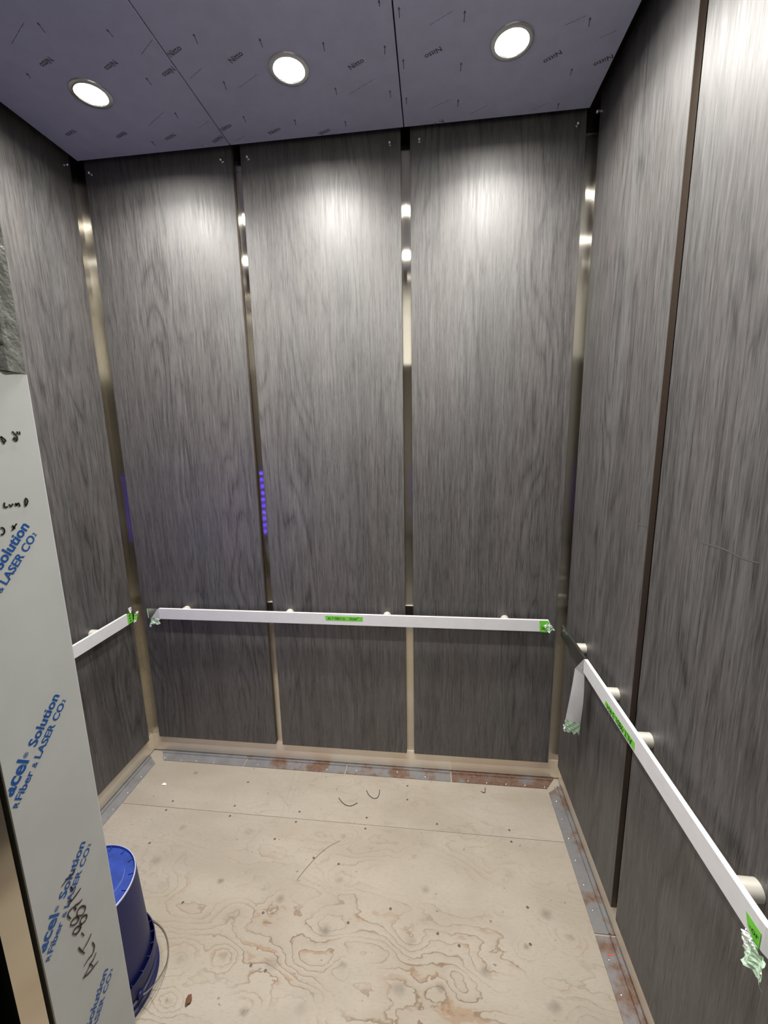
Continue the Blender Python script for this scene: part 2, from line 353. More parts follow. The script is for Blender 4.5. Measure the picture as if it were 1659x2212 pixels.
def ribbon(bm, pts, w, nrm, taper=True):
    """a flat stroke of width w lying on a plane with normal nrm"""
    P = smooth_pts(pts); nrm = Vector(nrm); prev = None; n = len(P)
    for i, p in enumerate(P):
        t = (P[min(i+1, n-1)]-P[max(i-1, 0)])
        if t.length < 1e-9: continue
        s = nrm.cross(t.normalized()); k = w/2*(1 if not taper else .55+.45*math.sin(PI*min(1, .15+.85*i/(n-1))))
        cur = (bm.verts.new(p+s*k), bm.verts.new(p-s*k))
        if prev: bm.faces.new((prev[0], prev[1], cur[1], cur[0]))
        prev = cur

TEXT_CACHE = {}
def text_mesh(body, bold=0.0):
    if (body, bold) not in TEXT_CACHE:
        cu = bpy.data.curves.new('lettering', 'FONT'); cu.body = body; cu.offset = bold; cu.resolution_u = 3
        o = bpy.data.objects.new('lettering', cu); C.objects.link(o)
        dg = bpy.context.evaluated_depsgraph_get(); dg.update()
        me = o.evaluated_get(dg).to_mesh()
        V = [v.co.copy() for v in me.vertices]; F = [tuple(p.vertices) for p in me.polygons]
        o.evaluated_get(dg).to_mesh_clear()
        bpy.data.objects.remove(o); bpy.data.curves.remove(cu)
        TEXT_CACHE[(body, bold)] = (V, F)
    return TEXT_CACHE[(body, bold)]

def put_text(bm, body, p0, p1, nrm, bold=0.0, tall=1.0):
    """letters from p0 to p1 along their baseline, on a plane with normal nrm"""
    V, F = text_mesh(body, bold)
    p0, p1, nrm = Vector(p0), Vector(p1), Vector(nrm)
    u = (p1-p0).normalized(); v = nrm.cross(u).normalized()
    x0, x1 = min(c.x for c in V), max(c.x for c in V); s = (p1-p0).length/(x1-x0)
    vs = [bm.verts.new(p0+u*(c.x-x0)*s+v*c.y*s*tall) for c in V]
    for f in F:
        try: bm.faces.new([vs[i] for i in f])
        except ValueError: pass

# ------------------------------------------------------------------ the setting
def struct(name, bm, m, parent=None):
    o = obj(name, bm, m, parent)
    if not parent: o['kind'] = 'structure'
    return o

bm = bmesh.new()
box(bm, 0.0, W, -.3263, -.001, -.018, 0.0, mi=0); box(bm, 0.0, W, YF-.12, -.3277, -.018, 0.0, mi=0)
box(bm, -.02, W+.02, YF-.12, .02, -.04, -.0185, mi=1)
uv_box(bm); floor = struct('floor', bm, ['floor', 'under'])
for i, (x, y) in enumerate(FLOOR_SCREWS):
    b2 = bmesh.new(); lathe(b2, [(0, .0012), (.0030, .0012), (.0046, .0004), (.0048, .0001)], x, y, 12)
    obj('floor_screw', b2, 'floor_screw', floor)
for L in PENCIL:
    b2 = bmesh.new(); ribbon(b2, [(x, y, .0006) for x, y in L], .0012, (0, 0, 1), False)
    obj('pencil_line', b2, 'pencil', floor)
b2 = bmesh.new(); ribbon(b2, [(x, y, .0006) for x, y in SCRATCH], .0022, (0, 0, 1))
obj('scratch', b2, 'floor_screw', floor)

struct('wall_back', bm_box(-.03, W+.03, 0, .03, 0, 2.88), 'steel_v')
struct('wall_left', bm_box(-.03, 0, YF-.12, 0, 0, 2.88), 'steel_side')
struct('wall_right', bm_box(W, W+.03, YF-.12, 0, 0, 2.88), 'steel_side')
bm = bmesh.new()
box(bm, 0, JX-.034, YF-.1175, YF, 0, 2.88, mi=1); box(bm, JX-.034, W, YF-.1175, YF, 2.134, 2.88)
bm.normal_update(); uv_box(bm); struct('wall_front', bm, ['transom', 'steel_v'])
struct('ceiling', bm_box(-.03, W+.03, YF-.12, .03, 2.88, 2.91), 'dark')
struct('baseboard_back', bm_box(.003, W-.003, -.003, 0, .008, .0993), 'steel_h')
struct('baseboard_left', bm_box(0, .003, YF, -.003, .008, .0993), 'steel_h')
struct('baseboard_right', bm_box(W-.003, W, YF, -.003, .008, .0993), 'steel_h')
# landing side: door leaf parked behind the return, dark sheet for its shaded gap, landing wall and hall
struct('door_1', bm_box(-.1, JX-.003, YF-.153, YF-.123, .01, 2.13), 'steel_door')
struct('door_gap_shade', bm_box(-.1, JX-.012, YF-.215, YF-.185, .01, 2.13), 'dark')  # dark sheet standing in for the shade of the gap by the leaf
bm = bmesh.new()
box(bm, -2.5, .90, -1.74, -1.56, -.02, 2.75); box(bm, 2.06, 4.2, -1.74, -1.56, -.02, 2.75); box(bm, .90, 2.06, -1.74, -1.56, 2.15, 2.75)
uv_box(bm); struct('wall_landing', bm, 'hall')
struct('floor_landing', bm_box(-2.5, 4.2, -5.0, YF-.125, -.06, -.002), 'hall_floor')
struct('ceiling_landing', bm_box(-2.5, 4.2, -5.0, -1.56, 2.75, 2.80), 'hall')
struct('wall_landing_rear', bm_box(-2.5, 4.2, -5.05, -5.0, -.02, 2.78), 'hall')
struct('wall_landing_left', bm_box(-2.55, -2.5, -5.0, -1.56, -.02, 2.78), 'hall')
struct('wall_landing_right', bm_box(4.2, 4.25, -5.0, -1.56, -.02, 2.78), 'hall')

# ------------------------------------------------------------------ laminate panels
def panel(name, label, axis, a0, a1, wall, studs, group='charcoal wood laminate wall panels', z0=.0993, z1=2.80):
    """axis 'x': on the back wall; 'l'/'r': on a side wall, a0..a1 being distances from the back wall"""
    bm = bmesh.new()
    if axis == 'x': fs = box(bm, a0, a1, -PT, -.0032, z0, z1, .0008, 1)
    elif axis == 'l': fs = box(bm, .0032, PT, -a1, -a0, z0, z1, .0008, 1)
    else: fs = box(bm, W-PT, W-.0032, -a1, -a0, z0, z1, .0008, 1)
    bm.normal_update()
    for f in bm.faces:
        big = f.calc_area() > .3
        f.material_index = 0 if big else 1
    o = obj(name, bm, ['wood', 'edge'])
    tag(o, label, 'wall panel', group, 'thing')
    for a, z in studs:
        b = bmesh.new()
        lathe(b, [(.0, .0), (.0055, .0), (.0055, .003), (.0030, .005), (.0030, .009), (.0052, .011), (.0064, .0145), (.0052, .018), (.0025, .0205), (0, .021)], 0, 0, 16)
        d = {'x': Vector((0, -1, 0)), 'l': Vector((1, 0, 0)), 'r': Vector((-1, 0, 0))}[axis]
        q = Vector((0, 0, 1)).rotation_difference(d).to_matrix().to_4x4()
        p = {'x': Vector((a, -PT, z)), 'l': Vector((PT, -a, z)), 'r': Vector((W-PT, -a, z))}[axis]
        bmesh.ops.transform(b, matrix=Matrix.Translation(p) @ q, verts=b.verts)
        obj('panel_stud', b, 'stud', o, True)
    PANELS.append(o)
    return o
PANELS = []
panel('laminate_panel', 'charcoal wood-grain panel at the left end of the back wall', 'x', .0544, .6921, 'back', [(.084, 2.716), (.652, 2.716)])
panel('laminate_panel', 'middle charcoal wood-grain panel of the back wall, under the centre ceiling light', 'x', .7268, 1.3588, 'back', [(.760, 2.716), (1.319, 2.717)])
panel('laminate_panel', 'charcoal wood-grain panel at the right end of the back wall', 'x', 1.3951, 2.0271, 'back', [(1.430, 2.718), (1.994, 2.718)])
panel('laminate_panel', 'charcoal wood-grain panel on the left wall next to the back corner', 'l', .0514, .6465, 'left', [(.085, 2.722)])
panel('laminate_panel', 'charcoal wood-grain panel of the left wall hidden behind the film-covered jamb', 'l', .6825, 1.2776, 'left', [])
panel('laminate_panel', 'charcoal wood-grain panel on the right wall between back corner and dark seam', 'r', .0373, .6324, 'right', [(.056, 2.735)])
panel('laminate_panel', 'large near charcoal wood-grain panel on the right wall, before the dark seam', 'r', .6677, 1.2628, 'right', [])

def scuff(i, pts, n, w):
    b = bmesh.new(); ribbon(b, pts, w, n); obj('scuff', b, 'scuff', PANELS[i])
scuff(2, [(1.594, -.0204, .391), (1.621, -.0204, .400), (1.649, -.0204, .398)], (0, -1, 0), .0045)
scuff(2, [(1.534, -.0204, .284), (1.584, -.0204, .294), (1.638, -.0204, .295)], (0, -1, 0), .0025)
scuff(1, [(.872, -.0204, .952), (.898, -.0204, .955)], (0, -1, 0), .003)
scuff(1, [(1.286, -.0204, .259), (1.311, -.0204, .254)], (0, -1, 0), .005)
scuff(6, [(W-.0204, -.860, 1.395), (W-.0204, -.927, 1.400), (W-.0204, -.979, 1.397), (W-.0204, -1.025, 1.400)], (-1, 0, 0), .004)
scuff(5, [(W-.0204, -.560, 1.378), (W-.0204, -.590, 1.376), (W-.0204, -.625, 1.378)], (-1, 0, 0), .003)
# ------------------------------------------------------------------ ceiling panels with printed film
SE = [(.0635, .7052, 'left'), (.7088, 1.3729, 'centre'), (1.3767, 2.0218, 'right')]
LB = {'left': 'left grey ceiling panel with faint film print around the left light',
      'centre': 'centre grey ceiling panel with film print, between the two dark seams',
      'right': 'right grey ceiling panel with film print, beside the right wall'}
for x0, x1, nm in SE:
    p = obj('ceiling_panel', bm_box(x0, x1, YF+.0635, -.0635, H, H+.02, bev=.001, seg=1), 'ceil')
    tag(p, LB[nm], 'ceiling panel', 'suspended ceiling panels', 'thing')
    zz = H-.0004; N = (0, 0, -1)
    def done(b, nm):
        vs = [v for v in b.verts if v.co.x < x0+.001 or v.co.x > x1-.001 or v.co.y > -.065]
        bmesh.ops.delete(b, geom=vs, context='VERTS')
        if b.verts: obj(nm, b, 'ink_grey', p)
    for a, c in NITTO:
        mx = (a[0]+c[0])/2
        if x0 <= mx < x1+.003:
            A, B = Vector((*a, zz)), Vector((*c, zz)); d = (B-A)
            L0 = .052
            mid = (A+B)/2; A = mid-d.normalized()*L0/2; B = mid+d.normalized()*L0/2
            b = bmesh.new(); put_text(b, 'Nitto', A, B, N, .012, 1.0); done(b, 'film_lettering')
    for a, c in TICKS:
        mx = (a[0]+c[0])/2
        if x0 <= mx < x1:
            A, B = Vector((*a, zz)), Vector((*c, zz)); d = (B-A).normalized(); s = Vector((d.y, -d.x, 0))
            b = bmesh.new(); ribbon(b, [A, B], .0020, N, False)
            for q in (1, -1):
                ribbon(b, [A, A+d*.008+s*q*.003], .0014, N, False)
            done(b, 'arrow_mark')
    for a, c in FINE:
        mx = (a[0]+c[0])/2
        if x0 <= mx < x1:
            A, B = Vector((*a, zz)), Vector((*c, zz)); n = 13; b = bmesh.new()
            for k in range(n):
                ribbon(b, [A.lerp(B, (k+.12)/n), A.lerp(B, (k+.78)/n)], .0018 if k % 3 else .0011, N, False)
            done(b, 'fine_print')

# ------------------------------------------------------------------ downlights
LX = [.3815, 1.0434, 1.7055]; LY = [-.358, -.962]
def downlight(x, y, label):
    t = thing('downlight', label, 'ceiling light', (x, y, H), 'recessed ceiling lights')
    b = bmesh.new(); lathe(b, [(.0455, -.0010), (.0475, -.0045), (.056, -.0048), (.0605, -.0030), (.0615, -.0002), (.052, -.0001)], 0, 0, 48)
    obj('trim_ring', b, 'trim', t, True)
    b = bmesh.new(); lathe(b, [(0, -.0022), (.03, -.0021), (.0455, -.0012)], 0, 0, 48)
    for f in b.faces:
        if f.normal.z > 0: f.normal_flip()
    obj('lens', b, 'lens', t, True)
    for share, spread in BEAMS:                       # broad flood plus a tighter core, as a reflector lamp throws
        ld = bpy.data.lights.new('downlight_beam', 'AREA'); ld.shape = 'DISK'; ld.size = .085
        ld.energy = LAMP_W*share; ld.spread = math.radians(spread); ld.color = (1.0, .965, .905)
        lo = bpy.data.objects.new('downlight_beam', ld); C.objects.link(lo); lo.location = (x, y, H-.012)
    return t
LAMP_W, BEAMS = 12.2, ((.42, 166.0), (.58, 136.0))
for x, w in zip(LX, ('left', 'centre', 'right')):
    downlight(x, LY[0], {'left': 'round lit ceiling light in the left ceiling panel', 'centre': 'round lit ceiling light in the centre ceiling panel',
                         'right': 'round lit ceiling light in the right ceiling panel'}[w])
for x, w in zip(LX, ('left', 'centre', 'right')):
    downlight(x, LY[1], 'front-row ceiling light of the %s ceiling panel, near the doorway' % w)

# ------------------------------------------------------------------ handrails
RZ0, RZ1, RT = .7855, .8365, .010         # bar bottom, top, thickness
RO = .062                                  # front face of the bar off the steel wall
def rail_bm(L, front, back, z0, z1, rc=.006, bend=0.0):
    """a flat bar along local x from 0 to L with rounded end corners; local y is the distance off the wall"""
    n = 6; prof = []
    for cx, cz, a0 in ((L-rc, z1-rc, 0), (rc, z1-rc, 90), (rc, z0+rc, 180), (L-rc, z0+rc, 270)):
        for k in range(n+1):
            a = math.radians(a0+90*k/n); prof.append((cx+rc*math.cos(a), cz+rc*math.sin(a)))
    bm = bmesh.new()
    A = [bm.verts.new((x, front, z)) for x, z in prof]; B = [bm.verts.new((x, back, z)) for x, z in prof]
    bm.faces.new(A); bm.faces.new(B[::-1])
    for i in range(len(A)):
        j = (i+1) % len(A); bm.faces.new((A[j], A[i], B[i], B[j]))
    bmesh.ops.recalc_face_normals(bm, faces=bm.faces)
    return bm
def bend_end(bm, x_start, R, cuts=8):
    """curl the stretch beyond x_start towards the wall"""
    for k in range(cuts+1):
        bmesh.ops.bisect_plane(bm, geom=bm.verts[:]+bm.edges[:]+bm.faces[:], plane_co=(x_start+k*.012, 0, 0), plane_no=(1, 0, 0))
    for v in bm.verts:
        if v.co.x > x_start:
            s = v.co.x-x_start; th = min(s/R, PI/2*.7); rad = R-(RO-v.co.y)
            v.co.x, v.co.y = x_start+rad*math.sin(th), RO-R+rad*math.cos(th)
            ex = s-R*th
            if ex > 0: v.co.x += ex*math.cos(th)

MW = {'back': lambda s: Matrix(((1, 0, 0, s), (0, -1, 0, 0), (0, 0, 1, 0), (0, 0, 0, 1))),
      'right': lambda s: Matrix(((0, -1, 0, W), (-1, 0, 0, -s), (0, 0, 1, 0), (0, 0, 0, 1))),
      'left': lambda s: Matrix(((0, 1, 0, 0), (-1, 0, 0, -s), (0, 0, 1, 0), (0, 0, 0, 1)))}
def place(bm, wall, s):
    bmesh.ops.transform(bm, matrix=MW[wall](s), verts=bm.verts)
    bmesh.ops.recalc_face_normals(bm, faces=bm.faces)
    bm.normal_update(); uv_box(bm)
    return bm

def rail(wall, label, s0, s1, film, posts, bend=False):
    c = {'back': (s0, -RO, 0), 'right': (W-RO, -s0, 0), 'left': (RO, -s0, 0)}[wall]
    t = thing('handrail', label, 'handrail', (0, 0, 0), 'flat bar handrails')
    b = rail_bm(s1-s0, RO, RO-RT, RZ0, RZ1)
    if bend: bend_end(b, s1-s0-.07, .055)
    obj('bar', place(b, wall, s0), 'steel_b', t)
    f0, f1 = film
    b = rail_bm(f1-f0, RO+.0009, RO-RT-.0002, RZ0-.0006, RZ1+.0006, .004)
    if bend: bend_end(b, s1-.07-f0, .055)
    obj('protective_film', place(b, wall, f0), 'white_film', t)
    for p in posts:
        b = bmesh.new()
        lathe(b, [(.0, PT+.0003), (.0188, PT+.0003), (.0188, RO-RT), (0, RO-RT)], 0, 0, 32)
        bmesh.ops.transform(b, matrix=Matrix(((1, 0, 0, 0), (0, 0, 1, 0), (0, 1, 0, .8185), (0, 0, 0, 1))), verts=b.verts)
        obj('standoff', place(b, wall, p), 'post', t, True)
    return t

def tape(parent, wall, quad, off=.0014, mat='green', thick=.0003, name='green_tape'):
    """quad of (along, z) corners on the bar's face"""
    b = bmesh.new()
    A = [b.verts.new((s, RO+off, z)) for s, z in quad]; B = [b.verts.new((s, RO+off-thick, z)) for s, z in quad]
    b.faces.new(A); b.faces.new(B[::-1])
    for i in range(len(A)):
        j = (i+1) % len(A); b.faces.new((A[j], A[i], B[i], B[j]))
    return obj(name, place(b, wall, 0), mat, parent)

def crumple(parent, name, mat, wall, centre, size, seed, squash=(1, 1, 1), cuts=4, amp=.5, tilt=0.0):
    """a crumpled scrap of tape: a folded, creased sheet"""
    rnd = random.Random(seed); b = bmesh.new()
    bmesh.ops.create_grid(b, x_segments=14, y_segments=14, size=.5)
    for v in b.verts:
        x, y = v.co.x, v.co.y
        n1 = mnoise.noise(Vector((x*3+seed, y*3, 1.3))); n2 = mnoise.noise(Vector((x*7, y*7+seed, 4.1)))
        v.co = Vector((x*size[0]*(1+.35*n2), (n1*amp+n2*amp*.6)*size[1], y*size[2]*(1+.3*n1)))
        if abs(x) > .49 or abs(y) > .49: v.co += Vector((rnd.uniform(-1, 1), rnd.uniform(-1, 1)*.4, rnd.uniform(-1, 1)))*.035*max(size)
        v.co = Matrix.Rotation(tilt, 3, 'Y') @ v.co
        v.co += Vector(centre)
    r = bmesh.ops.solidify(b, geom=b.faces[:], thickness=.0005)
    return obj(name, place(b, wall, 0), mat, parent)

def scribble(parent, wall, body, s0, s1, z, tall=1.0, slope=0.0):
    b = bmesh.new()
    n = {'back': (0, -1, 0), 'right': (-1, 0, 0), 'left': (1, 0, 0)}[wall]
    m = MW[wall](0)
    put_text(b, body, m @ Vector((s0, RO+.0020, z)), m @ Vector((s1, RO+.0020, z+slope)), n, 0.0, tall)
    return obj('handwriting', b, 'black_ink', parent)

# back wall rail
t = rail('back', 'white-filmed flat handrail across the back wall', .108, 1.9855, (.168, 1.984), [.292, .812, 1.275, 1.803])
q = tape(t, 'back', [(.992, .8275), (1.168, .8270), (1.1665, .8055), (.995, .8055)])
scribble(q, 'back', "ALT-9801-3-", 1.004, 1.088, .8105, 1.0); scribble(q, 'back', 'max"', 1.107, 1.148, .8115, .9)
q = tape(t, 'back', [(1.943, .835), (1.976, .836), (1.982, .826), (1.982, .790), (1.974, .782), (1.946, .784)])
scribble(q, 'back', "36", 1.951, 1.966, .795, 1.2)
crumple(t, 'loose_tape', 'pale_green', 'back', (1.982, RO+.007, .808), (.030, .012, .038), 5, tilt=-.6)
# film peeled and folded down at the left end
b = bmesh.new()
for loop in ([(.166, .0012, .8368), (.172, .0022, .835), (.178, .004, .786), (.170, .006, .778), (.146, .007, .768), (.126, .006, .772), (.132, .005, .790)],):
    vs = [b.verts.new((s, RO+o, z)) for s, o, z in loop]; c = b.verts.new((.155, RO+.0085, .795))
    for i in range(len(vs)): b.faces.new((vs[i], vs[(i+1) % len(vs)], c))
bmesh.ops.solidify(b, geom=b.faces[:], thickness=.0004)
obj('folded_film', place(b, 'back', 0), 'white_film', t)
crumple(t, 'loose_tape', 'pale_green', 'back', (.152, RO+.009, .777), (.040, .007, .030), 3, tilt=.15)
crumple(t, 'loose_tape', 'white_film', 'back', (.126, RO+.008, .756), (.010, .006, .022), 9, tilt=.4)
crumple(t, 'loose_tape', 'white_film', 'back', (.170, RO+.008, .768), (.012, .006, .012), 12, tilt=-.5)
tape(t, 'back', [(.110, .834), (.114, .834), (.115, .789), (.112, .787)], .0004, 'pale_green', name='tape_edge')

# right wall rail
t = rail('right', 'white-filmed handrail on the right wall with film strip hanging down', .098, 1.262, (.372, 1.262), [.262, .548, .752, 1.130], True)
q = tape(t, 'right', [(.568, .8075), (.759, .8130), (.7615, .790), (.564, .791)])
scribble(q, 'right', "ALT-9801-3-RH", .745, .582, .8095, 1.1, -.003)
q = tape(t, 'right', [(1.166, .8165), (1.2, .8165), (1.2, .778), (1.173, .796)])
scribble(q, 'right', "-or", 1.177, 1.198, .797, 1.0)
crumple(t, 'loose_tape', 'pale_green', 'right', (1.206, RO+.012, .771), (.046, .016, .046), 21)
crumple(t, 'loose_tape', 'white_film', 'right', (1.190, RO+.009, .784), (.028, .012, .026), 23)
# hanging strip of film: starts as a fold on the bar, turns towards the door as it falls
b = bmesh.new(); rows = []
nr = 22
for k in range(nr+1):
    f = k/nr
    z = .770-.246*f
    th = math.radians(20+42*min(1, f*1.15))            # 0: in the plane of the rail, 90: facing the doorway
    hw = .0255*(1+.06*max(0, f-.7)/.3)
    cs, co = .349+.004*math.sin(f*5), RO+.0045+.012*f
    row = []
    for j in range(5):
        e = (j/4-.5)*2*hw
        wob = .0016*math.sin(7*f+j)*f
        zz = z + (.004*math.sin(j*2.1+1)*(f > .99)) + e*.10*f
        row.append(b.verts.new((cs+e*math.cos(th)+wob, co-e*math.sin(th), zz)))
    rows.append(row)
for a, c in zip(rows, rows[1:]):
    for j in range(4): b.faces.new((a[j], a[j+1], c[j+1], c[j]))
top = [b.verts.new((.373, RO+.0016, .8366)), b.verts.new((.3735, RO+.0016, .79))]
b.faces.new((top[0], rows[0][0], rows[0][1])); b.faces.new((top[0], rows[0][1], rows[0][2])); b.faces.new((top[0], rows[0][2], rows[0][3]))
b.faces.new((top[0], rows[0][3], rows[0][4])); b.faces.new((top[0], rows[0][4], top[1]))
bmesh.ops.solidify(b, geom=b.faces[:], thickness=.0004)
obj('hanging_film', place(b, 'right', 0), 'white_film', t)
b = bmesh.new(); prev = None
for k in range(7):                                   # crinkled tape stuck along the foot of the strip
    f = .84+.17*k/6
    z = .770-.246*f; th = math.radians(20+42*min(1, f*1.15)); row = []
    for j in range(7):
        e = (j/6-.5)*2*.0272
        jag = (.007*math.sin(j*2.7+.6)-.004) if k == 6 else (.006*math.sin(j*1.9) if k == 0 else 0)
        bump = .0022+.0016*math.sin(j*2.3+k*1.7)
        cs, co = .349+.004*math.sin(f*5)+.0016*math.sin(7*f+j*.6)*f, RO+.0045+.012*f
        row.append(b.verts.new((cs+e*math.cos(th)+bump*math.sin(th), co-e*math.sin(th)+bump*math.cos(th), z+jag+e*.10*f)))
    if prev:
        for j in range(6): b.faces.new((prev[j], prev[j+1], row[j+1], row[j]))
    prev = row
bmesh.ops.solidify(b, geom=b.faces[:], thickness=.0004)
obj('loose_tape', place(b, 'right', 0), 'pale_green', t)
crumple(t, 'loose_tape', 'white_film', 'right', (.337, RO+.040, .527), (.016, .010, .020), 33)

# left wall rail
t = rail('left', 'white-filmed handrail on the left wall, running behind the jamb', .092, 1.262, (.128, 1.262), [.297, .548, .752, 1.130], True)
q = tape(t, 'left', [(.136, .838), (.110, .840), (.104, .820), (.104, .788), (.136, .786)])
b = bmesh.new()
for s, z in ((.122, .825), (.121, .812), (.119, .799)):
    ribbon(b, [(RO+.0022, -s-.004, z+.001), (RO+.0022, -s, z-.002), (RO+.0022, -s+.005, z+.002)], .004, (1, 0, 0), False)
obj('handwriting', b, 'black_ink', q)
crumple(t, 'loose_tape', 'green', 'left', (.088, RO+.005, .803), (.022, .008, .030), 41, tilt=-.5)
crumple(t, 'loose_tape', 'white_film', 'left', (.080, RO+.008, .821), (.018, .008, .012), 43)
crumple(t, 'loose_tape', 'white_film', 'left', (.118, RO+.005, .852), (.016, .008, .026), 45)
crumple(t, 'loose_tape', 'white_film', 'left', (.096, RO+.004, .788), (.014, .006, .014), 47)

# ------------------------------------------------------------------ floor angles under the walls
def angle(wall, a0, a1, mat, label, screws, m0=False, m1=False):
    """flat flange on the floor plus a low bent lip by the wall; mitred at cab corners"""
    b = bmesh.new()
    prof = [(.068, 0.0), (.068, .0030), (.024, .0034), (.0215, .0095), (.0185, .0095), (.0165, .0040), (.0060, .0040), (.0045, .0068), (.0035, .0068), (.0035, 0.0)]
    ends = []
    for a, mi, sg in ((a0, m0, 1), (a1, m1, -1)):
        ends.append([b.verts.new((a+(sg*(o-.068)*.75 if mi else 0), o, z)) for o, z in prof])
    A, B = ends
    for i in range(len(prof)):
        j = (i+1) % len(prof); b.faces.new((A[i], A[j], B[j], B[i]))
    b.faces.new(A); b.faces.new(B[::-1])
    t = obj('floor_angle', place(b, wall, 0), mat)
    tag(t, label, 'metal strip', 'steel angle strips along the floor edge', 'thing')
    for s, o in screws:
        b = bmesh.new(); lathe(b, [(0, .0056), (.0022, .0052), (.0036, .0040), (.0038, .0030)], 0, 0, 14)
        bmesh.ops.translate(b, vec=(s, o, 0), verts=b.verts)
        obj('screw', place(b, wall, 0), 'screw', t, True)
    return t
SB = [(x, -y) for x, y in STRIP_SCREWS_BACK]
inr = lambda L, a, c: [q for q in L if a < q[0] < c]
angle('back', .098, .527, 'zinc', 'grey galvanised floor strip at the left end of the back wall', inr(SB, 0, .53), m0=True)
angle('back', .533, 1.052, 'zinc_rust', 'grey floor strip with light rust, second from left along the back wall', [(.60, .052), (.78, .052), (.96, .052)])
angle('back', 1.058, 1.571, 'zinc_rust', 'brown and grey floor strip, third from left along the back wall', inr(SB, 1.05, 1.57)+[(1.45, .05)])
angle('back', 1.577, 2.014, 'rust', 'rusty brown floor strip at the right end of the back wall', inr(SB, 1.58, 2.02), m1=True)
SR = [(-y, W-x) for x, y in STRIP_SCREWS_RIGHT]
angle('right', .090, .643, 'zinc_rust', 'rust-stained floor strip along the right wall nearest the back corner', inr(SR, 0, .64)+[(.40, .05), (.49, .05)], m0=True)
r = angle('right', .650, 1.25, 'zinc_rust', 'rusty floor strip along the right wall on the doorway side of the gap', inr(SR, .65, 1.2)+[(.95, .05), (1.1, .05)])
b = bmesh.new(); ribbon(b, [(W-.052, -.702, .0040), (W-.034, -.700, .0040)], .006, (0, 0, 1)); obj('red_mark', b, 'red', r)
angle('left', .092, .655, 'zinc', 'grey galvanised floor strip along the left wall by the back corner', [(-y, x) for x, y in STRIP_SCREWS_LEFT]+[(.18, .054), (.46, .054), (.57, .054)], m0=True)
angle('left', .662, 1.25, 'zinc', 'grey floor strip along the left wall behind the jamb', [])

# ------------------------------------------------------------------ film-covered door jamb
JL = YF-.1175
t = thing('door_jamb', 'steel door jamb under pale grey film with blue print and marker writing', 'door jamb', (JX-.017, YF-.06, 0))
def jobj(name, b, m, par=None, smooth=False):
    o = obj(name, b, m, None, smooth); o.parent = par or t
    if not par: o.matrix_parent_inverse = Matrix.Translation(-t.location)
    return o
bpy.context.view_layer.update()
jobj('post', bm_box(JX-.034, JX-.0006, JL, YF, 0, 2.134, bev=.0015), 'steel_v')
film = jobj('protective_film', bm_box(JX-.0006, JX, JL+.0005, YF-.0003, 0, 1.7235), 'jamb_film')
jobj('film_edge', bm_box(JX-.004, JX, YF-.0003, YF+.0008, 0, 1.7235), 'white_film')
# upper piece: wrinkled loose film, with a fold line and a dark slit near its foot
b = bmesh.new(); ny, nz = 14, 60
g0 = [[None]*(nz+1) for _ in range(ny+1)]
for i in range(ny+1):
    for k in range(nz+1):
        y = YF-.0004-(.117)*i/ny; z = 1.7245+.409*k/nz
        d = .0016+.0016*mnoise.noise(Vector((y*45, z*22, 0)))+.0012*mnoise.noise(Vector((y*120, z*60, 3)))
        if i in (0,): d = .0004
        if i == 3: d += .0022
        g0[i][k] = b.verts.new((JX-.0004+max(.0002, d), y, z))
for i in range(ny):
    for k in range(nz): b.faces.new((g0[i][k], g0[i+1][k], g0[i+1][k+1], g0[i][k+1]))
bmesh.ops.recalc_face_normals(b, faces=b.faces)
wf = jobj('wrinkled_film', b, 'wrinkled')
b = bmesh.new(); ribbon(b, [(JX+.0036, YF-.026, 1.7560), (JX+.0036, YF-.05, 1.7605), (JX+.0036, YF-.075, 1.7605)], .0042, (1, 0, 0))
jobj('slit', b, 'dark', wf)
d = Vector((0, 1, 1)).normalized(); N = (1, 0, 0); X = JX+.0005
for zs in (1.534, 1.295, 1.0545, .8145, .574):
    b = bmesh.new(); e = Vector((X, -1.351, zs))
    put_text(b, 'Solution', e-d*.0622, e, N, .022)
    put_text(b, 'acel', e-d*.1160, e-d*.0775, N, .026)
    put_text(b, '\u00ae', e-d*.0755+Vector((0, -.004, .004)), e-d*.0690+Vector((0, -.004, .004)), N, .005)
    e2 = Vector((X, -1.3455, zs-.0170))
    put_text(b, 'LASER CO', e2-d*.0660, e2, N, .018)
    put_text(b, '2', e2+d*.0012+Vector((0, -.001, .001)), e2+d*.0050+Vector((0, -.001, .001)), N, .012)
    put_text(b, '&', e2-d*.0765, e2-d*.0700, N, 0.0)
    put_text(b, 'Fiber', e2-d*.1110, e2-d*.0805, N, .018)
    put_text(b, 'R', e2-d*.1190, e2-d*.1128, N, .018)
    bmesh.ops.delete(b, geom=[v for v in b.verts if v.co.y < JL+.001], context='VERTS')
    jobj('blue_print', b, 'blue_ink', film)
b = bmesh.new()
for s in MARK_BIG: ribbon(b, [(X+.0004, y, z) for y, z in s], .0026, N)
jobj('marker_lettering', b, 'brown_ink', film)
for i, j in ((0, 2), (2, 5), (5, 9), (9, 10), (10, 11), (11, 13)):
    b = bmesh.new()
    for s in MARK_SMALL[i:j]: ribbon(b, [(X+.0004, y, z) for y, z in s], .0021, N, False)
    jobj('marker_lettering', b, 'black_ink', film)

# ------------------------------------------------------------------ control panel on the return (seen mirrored in the steel)
t = thing('control_panel', 'car control panel with a column of blue lit buttons, mirrored in the steel gaps', 'control panel', (.14, YF, 0))
b = bm_box(-.10, .10, 0.001, .004, 0, 1.9); obj('face_plate', b, 'steel_v', t)
for k in range(10):
    bz = .885
    b = bm_box(-.014, .014, .004, .010, bz+k*.052, bz+k*.052+.021, bev=.002, seg=1); obj('button', b, 'button', t)

